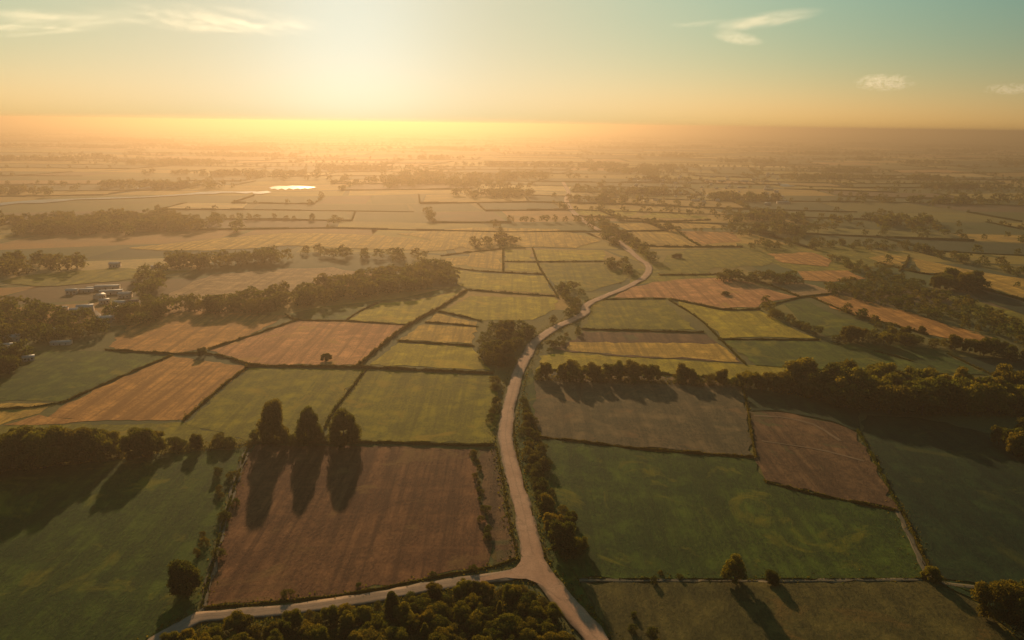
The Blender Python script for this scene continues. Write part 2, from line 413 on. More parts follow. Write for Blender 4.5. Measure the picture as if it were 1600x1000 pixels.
# ------------------------------------------------------------------ roads
def road_mat(name, c1, c2, dark, ruts=True):
    s = NB(name); p = s.pos(); g = s.noise(p, 2.5, 5, .7); b = s.noise(p, .12, 4, .6)
    col = s.mix(s.ramp(b, .4, .6), c1, c2); col = s.mix(s.ramp(g, .42, .7, 0, .55), col, dark); col = s.mix(s.ramp(s.noise(p, .45, 4, .65, .8), .5, .68, 0, .55), col, dark)
    if ruts:
        a = s.n('ShaderNodeAttribute', attribute_name='tint'); sp = s.n('ShaderNodeSeparateColor'); s.L.new(a.outputs['Color'], sp.inputs[0])
        u = s.math('ADD', sp.outputs[0], s.math('MULTIPLY', s.math('SUBTRACT', s.noise(p, .5, 4), .5), .25))
        mid = s.math('ABSOLUTE', s.math('SUBTRACT', u, .5)); s1 = s.math('MAXIMUM', s.ramp(mid, .0, .06, .55, 0), s.ramp(s.math('ABSOLUTE', s.math('SUBTRACT', mid, .33)), 0, .05, .3, 0)); s2 = s.ramp(mid, .36, .5, 0, .95)
        col = s.mix(s1, col, dark); col = s.mix(s2, col, (.12, .085, .04))
    return s.finish(col, .9, s.bump(g, .5, .06), .2)
M['road'] = road_mat('packed earth road', (.43, .22, .11), (.52, .28, .145), (.27, .15, .075))
M['road_plain'] = road_mat('packed earth junction', (.43, .22, .11), (.52, .28, .145), (.27, .15, .075), False)
M['lane'] = road_mat('gravel lane', (.27, .165, .09), (.35, .22, .125), (.18, .12, .07))
M['track'] = road_mat('dirt track', (.115, .085, .040), (.15, .105, .05), (.07, .06, .028))
def catmull(pts, step):
    pts = [np.asarray(p, float) for p in pts]; pts = [2 * pts[0] - pts[1]] + pts + [2 * pts[-1] - pts[-2]]
    out = []
    for i in range(1, len(pts) - 2):
        a, b, c, d = pts[i - 1:i + 3]; k = max(2, int(np.linalg.norm(c - b) / step))
        for j in range(k):
            t = j / k; out.append(.5 * (2 * b + (c - a) * t + (2 * a - 5 * b + 4 * c - d) * t * t + (3 * b - a - 3 * c + d) * t ** 3))
    out.append(pts[-2]); return np.array(out)
def ribbon(name, px, width, mat, z, step=2.5, edge=.18, flat=False):
    G = catmull(PL(px), step); n = len(G)
    T = np.gradient(G, axis=0); T /= np.linalg.norm(T, axis=1)[:, None]; Nn = np.column_stack([-T[:, 1], T[:, 0]])
    w = width if not callable(width) else np.array([width(np.linalg.norm(g)) for g in G])
    w = np.ones(n) * w; us = [-.5, -.44, -.22, 0, .22, .44, .5]; V = []; A = []
    for k, u in enumerate(us):
        o = u * w + (rng.normal(size=n) * edge if abs(u) > .4 else 0)
        pt = G + Nn * o[:, None] if hasattr(o, '__len__') else G
        zz = z if flat else z - (.12 if abs(u) == .5 else 0) - (.03 if abs(u) < .3 and u else 0)
        V.append(np.column_stack([pt, np.full(n, zz)])); A.append(np.full(n, u + .5))
    m = len(us); V = np.stack(V, 1).reshape(-1, 3); A = np.stack(A, 1).reshape(-1)
    Q = np.array([(i * m + k, i * m + k + 1, (i + 1) * m + k + 1, (i + 1) * m + k) for i in range(n - 1) for k in range(m - 1)])[:, ::-1]
    return tag(mesh_np(name, V, [Q], mat, attr=np.column_stack([A] * 3)), kind='structure'), G
MAIN = [(1000,1120),(962,1050),(930,1000),(897,958),(862,918),(838,885),(827,845),(818,800),(807,760),(797,720),(790,682),(795,640),(802,610),(811,580),(824,555),(832,540),(849,525),(873,510),(900,498),(914,489),(915,481),(922,474),(942,465),(978,450),(1005,435),(1014,423),(1011,413),(1000,406),(985,393),(960,374),(930,357),(905,340),(890,325),(885,312),(888,300),(880,285)]
_, G_MAIN = ribbon('road', MAIN, lambda d: 5.2 if d < 170 else 4.7 if d < 300 else 5.0 if d < 600 else 7, M['road'], .46)
BRANCH = [(838,898),(815,897),(795,900),(760,906),(720,911),(680,917),(640,925),(560,939),(480,951),(400,959),(340,964),(310,967),(280,983),(245,1003),(190,1050)]
_, G_BR = ribbon('lane', BRANCH, 3.7, M['lane'], .42)
J = rough_outline(PL([(750,905.5),(790,896),(806,889),(813,880),(816,868),(842,868),(852,888),(868,912),(890,940),(876,940),(860,927),(843,915),(822,907),(790,905),(750,912)]), 1.5, .08)
tag(mesh_np('road', np.column_stack([J, np.full(len(J), .475)]), [np.arange(len(J))[None, :]], M['road_plain']), kind='structure')
_, G_TR = ribbon('path', [(1402,798),(1412,820),(1425,850),(1440,880),(1452,902),(1470,912),(1510,918),(1550,922)], 1.2, M['track'], .36, 2.5, .25)
ribbon('path', [(312,962),(322,930),(338,870),(352,810),(370,750),(388,700)], 1.1, M['track'], .36, 2.5, .3)
ribbon('path', [(905,908),(1000,908.5),(1200,909),(1440,907.5)], 1.0, M['track'], .36, 2.5, .25)

# faint worn lines left by machines in the near fields
M['worn'] = road_mat('worn stubble', (.17, .095, .038), (.20, .11, .045), (.12, .068, .028), False)
for px, w in (([(1178,651),(1220,653),(1270,664),(1300,682),(1312,690)], 1.2), ([(1190,690),(1230,696),(1290,706),(1350,722)], 1.0)):
    ribbon('path', px, w, M['worn'], .345, 4.0, .10, True)

# ------------------------------------------------------------------ water
def water():
    s = NB('water'); p = s.pos(); n = s.noise(s.mapping(p, (1, 1, 1)), .25, 4, .6)
    b = s.n('ShaderNodeBsdfPrincipled'); b.inputs['Base Color'].default_value = (.03, .04, .04, 1); b.inputs['Roughness'].default_value = .3
    b.inputs['IOR'].default_value = 1.33; b.inputs['Specular IOR Level'].default_value = .5; s.L.new(s.bump(n, .25, .3), b.inputs['Normal'])
    o = s.n('ShaderNodeOutputMaterial'); s.L.new(b.outputs[0], o.inputs[0]); M['water'] = s.m
    def sheet(px, amp):
        G = PL(px); O = rough_outline(G, 18, amp); V = np.column_stack([O, np.full(len(O), .9)])
        tag(mesh_np('water', V, [np.arange(len(O))[None, :]], s.m), kind='structure')
    sheet([(420,294.2),(428,292),(438,291.2),(447,291.8),(456,291),(468,291.3),(478,291.8),(494,293.2),(487,294.6),(480,295.6),(476,294.6),(470,296.6),(465,295),(458,297),(452,295),(446,297.6),(440,295.4),(434,297.6),(429,295.6),(422,297),(424,295.4)], 3)
    sheet([(394,301),(418,299),(424,301.5),(408,304),(396,303.5)], 5)
    sheet([(1206,287),(1230,288),(1244,291.5),(1225,292.5)], 3)
    sheet([(208,293),(236,292),(238,295),(215,296)], 3)
    G = catmull(PL([(-80,330),(18,318),(60,316),(120,312),(220,309),(300,304),(345,301),(394,301.5)]), 30)
    T = np.gradient(G, axis=0); T /= np.linalg.norm(T, axis=1)[:, None]; Nn = np.column_stack([-T[:, 1], T[:, 0]])
    w = (3 + 15 * np.abs(np.sin(np.arange(len(G)) * .37) * np.sin(np.arange(len(G)) * .91 + 1)) + 6 * rng.random(len(G)))[:, None]
    V = np.concatenate([np.column_stack([G + Nn * w, np.full(len(G), .92)]), np.column_stack([G - Nn * w, np.full(len(G), .92)])]); n = len(G)
    tag(mesh_np('river', V, [np.array([(i + n, i, i + 1, i + 1 + n) for i in range(n - 1)])[:, ::-1]], s.m), kind='structure')
water()

# ------------------------------------------------------------------ distant patchwork of farmland
def warp(x, y):
    return (x + 55 * np.sin(y / 310 + 1) + 25 * np.sin(x / 140 + y / 230) + 90 * np.sin(y / 1700), y + 50 * np.sin(x / 270 + 2) + 20 * np.sin(y / 130 + x / 90) + 120 * np.sin(x / 1500))
far_edges = []
def wet(x, y):                            # keep the river and the lakes clear of trees
    if x < 400: ry = np.interp(x, [-80, 18, 60, 120, 220, 300, 345, 394], [330, 318, 316, 312, 309, 304, 301, 301.5]); return ry - 5 < y < ry + 10
    return (x < 495 and 286 < y < 312) or (1195 < x < 1255 and 284 < y < 304)
def patchwork():
    cols = np.array([(.06, .075, .012), (.10, .10, .014), (.19, .15, .02), (.32, .21, .025), (.44, .24, .035), (.42, .19, .04), (.15, .085, .03), (.60, .38, .12), (.045, .06, .015)])
    pr = np.array([.14, .17, .17, .16, .13, .09, .07, .04, .05]); pr = pr / pr.sum()
    V, Q, A = [], [], []
    ys = [330.0]
    while ys[-1] < 11000: ys.append(ys[-1] + rng.uniform(.7, 1.3) * (48 + .042 * ys[-1]))
    for r in range(len(ys) - 1):
        y0, y1 = ys[r], ys[r + 1]; half = .78 * y1 + 160; x = -half
        while x < half:
            w = rng.uniform(.5, 1.7) * (90 + .062 * y0); x1 = x + w
            gx = 3.0 + .002 * y0; k = 3
            xs = np.linspace(x + gx, x1 - gx, k + 1)
            lo = np.column_stack(warp(xs, np.full(k + 1, y0 + gx))); hi = np.column_stack(warp(xs + rng.uniform(-10, 10), np.full(k + 1, y1 - gx)))
            b = len(V)
            for q in np.concatenate([lo, hi]): V.append((q[0], q[1], .012))
            for j in range(k): Q.append((b + j, b + j + 1, b + k + 2 + j, b + k + 1 + j))
            c = cols[rng.choice(len(cols), p=pr)] * rng.uniform(.8, 1.2); A += [c] * (2 * k + 2)
            far_edges.append((np.array(warp(x, y0)), np.array(warp(x1, y0)))); far_edges.append((np.array(warp(x, y0)), np.array(warp(x, y1))))
            x = x1
    s = NB('distant crops'); a = s.n('ShaderNodeAttribute', attribute_name='tint'); p = s.pos()
    n = s.noise(p, .03, 4, .6); g = s.noise(p, .4, 3, .7)
    col = s.mix(s.ramp(n, .4, .7, 0, .5), a.outputs['Color'], (.09, .085, .035)); col = s.mix(s.ramp(g, .4, .7, 0, .35), col, (.05, .05, .02))
    tag(mesh_np('farmland', np.array(V), [np.array(Q)], s.finish(col, .95, None, .1), attr=np.array(A)), kind='structure')
patchwork()

# ------------------------------------------------------------------ trees
SHAPES = ['round', 'broad', 'round', 'tall', 'broad', 'shrubby']
def trunk_arrays(shape):
    top = .8 if shape == 'tall' else .6
    parts = [tube_arrays([(0, 0, -.02), (.008, .004, .12), (-.006, .01, .3), (.004, 0, top)], [.034, .024, .018, .006])]
    for k in range(5):
        a = k * 1.3 + rng.uniform(0, .5); z0 = .18 + .07 * k; r = .25 if shape != 'tall' else .1
        parts.append(tube_arrays([(0, 0, z0), (r * .5 * math.cos(a), r * .5 * math.sin(a), z0 + .12), (r * math.cos(a), r * math.sin(a), z0 + .26)], [.013, .009, .003], 5))
    return join([(v, [f]) for v, f in parts])
protos = {}
for lod, (n, leaf) in enumerate(((5200, .040), (1600, .060))):
    for i, sh in enumerate(SHAPES):
        V, fs = crown_arrays(sh, 19 if lod == 0 else 14, n, leaf)
        o = mesh_np('crown', V, fs, M['leaf_dark']); me_c = o.data; bpy.data.objects.remove(o)
        o = mesh_np('crown', V, fs, M['leaf_gold']); me_g = o.data; bpy.data.objects.remove(o)
        tv, tf = trunk_arrays(sh); o = mesh_np('trunk', tv, tf, M['bark'], smooth=True); me_t = o.data; bpy.data.objects.remove(o)
        protos[(lod, i)] = (me_c, me_g, me_t)
def tree(xy, h, wscale, label, group=None, shape=0, gold=False, lod=0, name='tree', cat='tree', z=0.0, rot=None):
    e = bpy.data.objects.new(name, None); C.objects.link(e); e.empty_display_size = .5
    e.location = (xy[0], xy[1], z); e.scale = (h * wscale, h * wscale, h); e.rotation_euler = (0, 0, random.uniform(0, 6.28) if rot is None else rot)
    tag(e, label, cat, group)
    mc, mg, mt = protos[(lod, shape)]
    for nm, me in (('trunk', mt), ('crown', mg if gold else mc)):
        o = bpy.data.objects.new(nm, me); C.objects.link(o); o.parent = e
    return e
# trees one can point at
def sp(x, yb, yt, shape, label, ws=1.0, gold=False, name='tree', cat='tree'):
    h = height_of(x, yb, yt); g = P(x, yb); tree(g, h, ws, label, None, shape, gold, 0 if np.linalg.norm(g) < 330 else 1, name, cat)
sp(428, 692, 613, 5, 'tall narrow dark tree, tallest and leftmost of three behind the brown field', .60)
sp(483, 694, 627, 5, 'slim dark tree, middle one of three by the brown field', .62)
sp(537, 695, 632, 5, 'broad dark tree, rightmost of the three behind the brown field', .85)
sp(288, 926, 868, 5, 'dark rounded tree standing alone in the corner of the left green field by the lane', 1.0)
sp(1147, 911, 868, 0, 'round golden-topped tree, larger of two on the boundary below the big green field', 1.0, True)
sp(1205, 911, 888, 5, 'small dark tree right of the golden one on the boundary below the big green field', 1.2)
sp(1562, 968, 895, 4, 'large broad tree with sunlit top at the right edge by the dirt track', 1.0, False)
sp(1610, 985, 905, 1, 'broad tree half out of the frame at the bottom right edge', 1.0)
sp(612, 962, 922, 3, 'small narrow dark tree at the edge of the lane above the golden wood', 1.1)
sp(316, 556, 541, 1, 'lone round tree on the hedge corner between the pink and orange stubble fields', 1.1)
sp(510, 564, 550, 1, 'lone bush-like tree standing inside the pink stubble field', 1.2)
sp(1133, 461, 454, 5, 'tiny dark bush-like tree in the middle of the pink field right of the road', 2.6)
sp(1058, 403, 395, 5, 'small low tree in the green field beyond the road bend', 2.6)
sp(1440, 521, 508, 0, 'lone round tree in the long orange field on the right', 1.1)
sp(878, 866, 814, 0, 'biggest roadside tree, its shadow falling over the green field right of the junction', 1.0)
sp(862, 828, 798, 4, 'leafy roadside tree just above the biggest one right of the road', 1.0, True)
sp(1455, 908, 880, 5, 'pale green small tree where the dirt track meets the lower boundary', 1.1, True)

def in_poly(pts, poly):
    x, y = pts[:, 0], pts[:, 1]; c = np.zeros(len(pts), bool); n = len(poly)
    for i in range(n):
        x1, y1 = poly[i]; x2, y2 = poly[(i + 1) % n]
        c ^= ((y1 > y) != (y2 > y)) & (x < (x2 - x1) * (y - y1) / (y2 - y1 + 1e-12) + x1)
    return c
def fill(px, s):
    G = PL(px); lo, hi = G.min(0), G.max(0)
    gx, gy = np.meshgrid(np.arange(lo[0], hi[0], s), np.arange(lo[1], hi[1], s)); p = np.column_stack([gx.ravel(), gy.ravel()])
    p += rng.uniform(-.45, .45, p.shape) * s; return p[in_poly(p, G)]
def line(px, s, wid):
    G = catmull(PL(px), 2.0); L = np.concatenate([[0], np.cumsum(np.linalg.norm(np.diff(G, axis=0), axis=1))])
    t = np.arange(0, L[-1], s) + rng.uniform(-.3, .3, len(np.arange(0, L[-1], s))) * s
    p = np.column_stack([np.interp(t, L, G[:, 0]), np.interp(t, L, G[:, 1])]); return p + rng.normal(size=p.shape) * wid
WOODS = [  # points, height range, share of crowns with painted golden light, label, group
 (fill([(262,1000),(300,992),(352,982),(430,972),(520,962),(600,948),(680,932),(756,922),(812,920),(842,932),(866,965),(890,1000),(925,1060),(900,1100),(200,1100)], 2.9), (1.6, 4.6), .8, 'leafy golden-green tree packed in the small wood at the bottom below the lane', 'trees in the wood below the lane'),
 (fill([(-170,722),(0,712),(150,704),(250,698),(330,692),(392,690),(392,702),(300,708),(200,718),(0,740),(-170,760)], 4.4), (6.5, 13), .4, 'dark tree in the left wood above the green field', 'trees in the left wood'),
 (fill([(836,590),(900,588),(1000,592),(1160,600),(1250,602),(1250,622),(1160,606),(1000,600),(838,597)], 4.4), (4.5, 9), .35, 'dark tree in the long belt between the brown-green field and the stubble beyond', 'trees in the long belt right of the road'),
 (fill([(1240,604),(1340,604),(1480,612),(1620,622),(1700,630),(1700,655),(1560,650),(1440,652),(1340,642),(1250,622)], 5.2), (7, 14), .5, 'tree in the wide right-hand end of the belt, catching golden light on top', 'trees in the wide end of the belt'),
 (fill([(1545,700),(1600,680),(1680,690),(1690,740),(1600,730),(1560,722)], 6.0), (6, 9), .4, 'tree in the dark clump at the right edge of the green field', 'trees in the clump at the right edge'),
 (line([(818,620),(822,650),(828,690),(836,730),(842,770),(856,805)], 3.2, 1.0), (2.2, 4.4), .5, 'small leafy tree in the row along the right side of the road', 'roadside trees on the right'),
 (line([(840,700),(850,740),(866,790),(880,830),(892,862)], 4.6, 1.2), (2.4, 4.8), .35, 'leafy tree on the field side of the roadside row above the junction', 'trees on the field side of the roadside row'),
 (line([(776,600),(774,640),(768,675),(772,690)], 4.6, 1.5), (2.6, 4.5), .4, 'small tree in the sparse row left of the road', 'small trees left of the road'),
 (fill([(742,548),(770,520),(800,512),(845,518),(868,512),(850,522),(830,538),(818,552),(806,575),(780,582),(768,575),(755,562)], 5.6), (5, 8.5), .15, 'hazy brown tree in the rounded clump beside the first road bend', 'trees in the clump at the road bend'),
 (line([(850,518),(872,504),(892,494),(900,484),(890,470)], 4.5, 1.8), (4, 7), .2, 'hazy tree along the left of the winding road', 'trees left of the winding road'),
 (line([(845,552),(868,540),(885,528),(905,518)], 5, 2), (2.5, 4.5), .8, 'low golden bushy tree below the winding road', 'golden low trees below the road'),
 (line([(355,745),(345,790),(335,830),(325,880)], 4.2, 1.6), (1.8, 3.6), .3, 'small bushy tree beside the left edge of the brown field', 'small trees left of the brown field'),
 (line([(738,705),(748,750),(756,800),(764,850)], 3.6, 1.1), (1.3, 2.6), .1, 'low dark scrub tree between the brown field and the strip by the road', 'scrub trees right of the brown field'),
 (line([(400,690),(420,690),(450,692),(505,693),(560,693)], 1.9, 1.2), (2.2, 5.6), .2, 'low dark tree in the row at the foot of the three tall ones', 'low trees at the top of the brown field'),
 (line([(985,965),(1000,985),(1025,1000),(1040,1020)], 3.5, 1.0), (1.6, 3.0), .1, 'dark low scrub tree in the bottom olive field', 'scrub trees in the bottom field'),
 (line([(1015,908),(1040,907),(1075,907)], 3.0, .8), (1.4, 2.6), .2, 'low dark scrub tree on the left end of the lower boundary', 'scrub trees on the lower boundary'),
 (line([(445,938),(520,926),(580,918),(690,898),(740,890)], 8, .8), (1.2, 2.4), .3, 'small shrub-like tree between the brown field and the lane', 'shrubs along the lane'),
 # farther woods
 (fill([(866,468),(868,454),(880,443),(905,452),(908,462),(895,474)], 8), (4, 7), .1, 'hazy tree beside the upper road bend', 'trees by the upper bend'),
 (fill([(940,420),(955,412),(985,414),(1000,422),(985,430)], 8), (6, 9), .1, 'hazy tree beside the far road bend', 'trees by the far bend'),
 (fill([(1105,438),(1130,433),(1245,438),(1248,445),(1180,444)], 7), (6, 10), .1, 'tree in the small belt beyond the pink field', 'trees beyond the pink field'),
 (fill([(1290,462),(1300,442),(1420,450),(1500,470),(1600,505),(1600,545),(1560,532),(1480,508),(1390,481)], 7.5), (4, 7.5), .1, 'tree in the belt above the long orange field', 'trees above the long orange field'),
 (fill([(1297,408),(1310,402),(1370,418),(1430,438),(1450,452),(1380,448)], 8.5), (4, 7), .1, 'tree in the upper right belt', 'trees in the upper right belt'),
 (fill([(1160,392),(1300,390),(1420,394),(1520,415),(1640,445),(1640,432),(1500,400),(1400,380),(1180,378)], 12), (5, 8), .1, 'tree', 'x'),
 (fill([(1455,452),(1470,440),(1520,442),(1530,455),(1500,460)], 7), (9, 14), .1, 'tree on the dark knoll at the upper right', 'trees on the knoll'),
 (fill([(1282,536),(1340,530),(1385,525),(1450,540),(1540,548),(1610,560),(1610,572),(1500,552),(1400,541),(1290,538)], 6.2), (5, 9), .1, 'tree in the belt below the long orange field', 'trees below the long orange field'),
 (line([(1188,478),(1200,487),(1240,508),(1278,528)], 6, 2), (4, 7), .1, 'small tree on the diagonal hedge right of the pink field', 'trees on the diagonal hedge'),
 (line([(1320,490),(1360,503),(1385,520)], 7, 2.5), (5, 8), .1, 'tree between the green wedge and the long orange field', 'trees beside the green wedge'),
 (fill([(1000,412),(985,402),(960,384),(935,366),(900,345),(905,338),(945,352),(985,375),(1010,395),(1022,410)], 9), (7, 11), .1, 'tree', 'x'),
 (fill([(225,500),(240,478),(320,480),(400,468),(480,455),(560,438),(640,426),(690,418),(702,430),(712,444),(640,458),(560,468),(480,480),(400,492),(300,490)], 8.0), (7.5, 12), .1, 'tree', 'x'),
 (fill([(256,420),(262,412),(330,412),(400,404),(448,404),(450,412),(380,416),(300,424)], 8.5), (9, 13), .1, 'tree', 'x'),
 (fill([(-60,560),(-40,500),(20,480),(70,488),(110,495),(170,488),(230,480),(235,505),(180,520),(120,528),(60,545),(20,572)], 7.5), (6, 11), .1, 'tree', 'x'),
 (fill([(-40,430),(0,412),(80,412),(170,418),(150,424),(60,424),(0,440)], 10), (8, 13), .1, 'tree', 'x'),
 (fill([(-60,585),(-40,562),(0,556),(25,566),(30,580),(0,592)], 5.5), (5, 8), .2, 'dark tree in the clump at the left edge below the hamlet', 'trees at the left edge'),
 (fill([(720,384),(735,378),(812,378),(815,384),(770,388)], 11), (8, 13), .1, 'tree', 'x'),
 (fill([(470,398),(500,390),(590,396),(680,404),(640,410),(520,404)], 13), (6, 12), .2, 'tree', 'x'),
 (fill([(200,470),(210,440),(250,425),(262,430),(240,470)], 9), (6, 11), .2, 'tree', 'x'),
 (fill([(330,282),(430,272),(560,280),(560,284),(420,281)], 40), (10, 16), .1, 'tree', 'x'),
 (fill([(-60,352),(0,338),(150,350),(160,360),(0,366)], 20), (6, 9), .1, 'tree', 'x'),
 (fill([(870,318),(1000,312),(1160,330),(1300,340),(1400,350),(1600,372),(1640,384),(1500,378),(1300,366),(1160,350),(1000,328)], 28), (6, 9), .1, 'tree', 'x'),
]
cand = []
sun_perp = np.array([math.cos(R_(SUN_AZ)), -math.sin(R_(SUN_AZ))])
LANES = [(P(236, 745) @ sun_perp, 2.0), (P(160, 755) @ sun_perp, 1.4)]
for pts, (h0, h1), gold, label, group in WOODS:
    for p in pts:
        if np.min(np.linalg.norm(G_MAIN - p, axis=1)) < 4.6 or np.min(np.linalg.norm(G_BR - p, axis=1)) < 3.6: continue
        qx, qy, _ = project((p[0], p[1], 0))
        if (100 < qx < 215 and 444 < qy < 484 and rng.random() < .8) or (108 < qx < 185 and 484 <= qy < 514 and rng.random() < .72) or (-5 < qx < 60 and 530 < qy < 560 and rng.random() < .6): continue
        h = rng.uniform(h0, h1)
        if group == 'trees in the left wood':
            if any(abs(p @ sun_perp - c) < w for c, w in LANES): continue
            if project((p[0], p[1], 0))[0] > 262: h = rng.uniform(2.5, 5.5)
            elif qx > 0 and qy > 690: h = height_of(qx, qy, 657) * rng.uniform(.68, .98)
        x, y, d = project((p[0], p[1], h * .6))
        size = F * h / d if (-40 < x < 1640 and 150 < y < 1060 and d > 0 and group != 'x') else 0
        cand.append((size, p, h, rng.random() < gold, label, group))
cand.sort(key=lambda c: -c[0])
KEEP = 295
for size, p, h, g, label, group in cand[:KEEP]:
    sh = int(rng.choice([0, 1, 2, 4, 5, 3], p=[.25, .2, .2, .2, .1, .05])); d = np.linalg.norm(p)
    if h < 3.4 and sh == 3: sh = 5
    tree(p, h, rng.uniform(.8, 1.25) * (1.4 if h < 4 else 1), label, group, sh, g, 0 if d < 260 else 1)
rest = [(c[1], c[2]) for c in cand[KEEP:]]

def far_trees():
    lod_def = ((1300, .055), (420, .085), (130, .13), (44, .21), (16, .34)); prot = []
    for n, leaf in lod_def:
        row = []
        for sh in ('round', 'broad', 'round', 'shrubby'):
            pts, nrm, _ = make_tuft_points(9, sh, n); V, Q = leaf_quads(pts, nrm, leaf, .6); row.append((V, Q))
        prot.append(row)
    items = [(p, h, 1.1) for p, h in rest]
    for a, b in far_edges:
        L = np.linalg.norm(b - a); m = (a + b) / 2; d = np.linalg.norm(m); x, y, dd = project((m[0], m[1], 0))
        if dd < 0 or x < -60 or x > 1660 or d < 560: continue
        if wet(x, y) or wet(x, y - 3): continue
        if 250 < x < 1160 and d < 700 and y > 345: continue
        r = rng.random()
        if r > .42: continue
        step = (9 if r < .2 else 24) * (1 + d / 2500)
        for t in np.arange(0, L, step):
            p = a + (b - a) * t / L + rng.normal(size=2) * 2.5
            items.append((p, rng.uniform(4, 9) * (1 + .1 * d / 1000), 1.0 + .4 * (d > 2500)))
    # scattered copses, far away
    for k in range(120):
        d = 750 * (12 ** rng.random()); a = rng.uniform(-.68, .68); c = np.array([d * math.sin(a), d * math.cos(a)])
        x, y, _ = project((c[0], c[1], 0))
        if (340 < y and 250 < x < 1160) or wet(x, y) or wet(x, y - 5): continue
        rx = rng.uniform(25, 90) * (1 + d / 4000); ry = rng.uniform(12, 30) * (1 + d / 3000); s = 10 + d / 400
        for j in range(int(min(160, 3.14 * rx * ry / s / s))):
            q = rng.normal(size=2) * .5; items.append((c + q * (rx, ry), rng.uniform(7, 13) * (1 + .08 * d / 1000), 1.1))
    items = [i for i in items if not wet(*project((i[0][0], i[0][1], 0))[:2])]
    out_v, out_q, out_a, off = [], [], [], 0
    for p, h, w in items:
        d = np.linalg.norm(p); lod = 0 if d < 300 else 1 if d < 420 else 2 if d < 850 else 3 if d < 2000 else 4
        V, Q = prot[lod][int(rng.integers(4))]; a = rng.uniform(0, 6.28); ca, sa = math.cos(a), math.sin(a)
        W = np.empty_like(V); s = h * w * rng.uniform(.9, 1.25)
        W[:, 0] = (V[:, 0] * ca - V[:, 1] * sa) * s + p[0]; W[:, 1] = (V[:, 0] * sa + V[:, 1] * ca) * s + p[1]; W[:, 2] = (V[:, 2] - .08) * h
        out_v.append(W); out_q.append(Q + off); off += len(V); out_a.append(np.full((len(V), 3), rng.random()))
    print('far trees', len(items), 'quads', off // 4)
    tag(mesh_np('woodland', np.concatenate(out_v), [np.concatenate(out_q)], M['leaf_stuff'], attr=np.concatenate(out_a)),
        'hazy mass of woods and tree lines spread over the distant plain', None, None, 'stuff')
far_trees()

# low dark hedge strips along the far field edges, uncountable: one mass
def far_hedges():
    V, Q, off = [], [], 0
    for a, b in far_edges:
        m = (a + b) / 2; d = np.linalg.norm(m); x, y, dd = project((m[0], m[1], 0))
        if dd < 0 or x < -80 or x > 1680 or d < 700 or rng.random() < .4 or wet(x, y): continue
        t = (b - a) / np.linalg.norm(b - a); n = np.array([-t[1], t[0]]) * (.7 + .0005 * d); h = rng.uniform(.7, 1.8) * (1 + d / 6000)
        k = 6
        for j in range(k):
            p, q = a + (b - a) * j / k, a + (b - a) * (j + 1) / k; hh = h * rng.uniform(.6, 1.3)
            for pt, z in ((p - n, 0), (p - n * .6, hh), (p + n * .6, hh), (p + n, 0), (q - n, 0), (q - n * .6, hh), (q + n * .6, hh), (q + n, 0)): V.append((pt[0], pt[1], z))
            Q += [(off, off + 1, off + 5, off + 4), (off + 1, off + 2, off + 6, off + 5), (off + 2, off + 3, off + 7, off + 6)]; off += 8
    V = np.array(V)
    tag(mesh_np('hedge_lines', V, [np.array(Q)], M['leaf_stuff'], attr=np.full((len(V), 3), .4)), 'thin dark hedge lines dividing the distant fields', None, None, 'stuff')
far_hedges()

# ------------------------------------------------------------------ hedges one can point at
def hedge(px, label, h=1.1, w=1.1, gold=False):
    G = catmull(PL(px), 1.5); d = np.linalg.norm(G.mean(0)); T = np.gradient(G, axis=0); T /= np.linalg.norm(T, axis=1)[:, None] + 1e-9
    N2 = np.column_stack([-T[:, 1], T[:, 0]]); n = len(G); o0 = G[n // 2]
    hv = h * np.clip(1 + .35 * np.sin(np.arange(n) * .21 + rng.uniform(0, 6)) * np.sin(np.arange(n) * .83) + rng.normal(size=n) * .22, .35, 2.2); wv = w * (1 + rng.normal(size=n) * .1)
    G = G - o0; prof = [(-.42, -.02), (-.40, .55), (-.2, .85), (.2, .85), (.40, .55), (.42, -.02)]; V = []
    for u, z in prof: V.append(np.column_stack([G + N2 * (u * wv)[:, None], z * hv]))
    m = len(prof); V = np.stack(V, 1).reshape(-1, 3)
    Q = np.array([(i * m + k, i * m + k + 1, (i + 1) * m + k + 1, (i + 1) * m + k) for i in range(n - 1) for k in range(m - 1)])
    L = 1.5 * n; leaf = .34 if d < 260 else .55 if d < 420 else .9
    k = int(L * (2 * h + w) * 2.4 / (leaf * leaf) * .55)
    k = min(k, 9000); i = rng.integers(0, n, k); th = rng.uniform(0, math.pi, k)
    pt = G[i] + T[i] * rng.uniform(-.8, .8, k)[:, None] + N2[i] * (np.cos(th) * wv[i] * .55 * rng.uniform(.8, 1.2, k))[:, None]
    pts = np.column_stack([pt, np.sin(th) * hv[i] * rng.uniform(.75, 1.15, k)]); nr = np.column_stack([N2[i] * np.cos(th)[:, None], np.sin(th)])
    LV, LQ = leaf_quads(pts, nr, leaf)
    V, fs = join([(V, [Q]), (LV, [LQ])])
    o = mesh_np('hedge', V, fs, M['leaf_gold'] if gold else M['leaf_dark']); o.location = (o0[0], o0[1], 0); tag(o, label, 'hedge', 'hedges between the fields'); return o
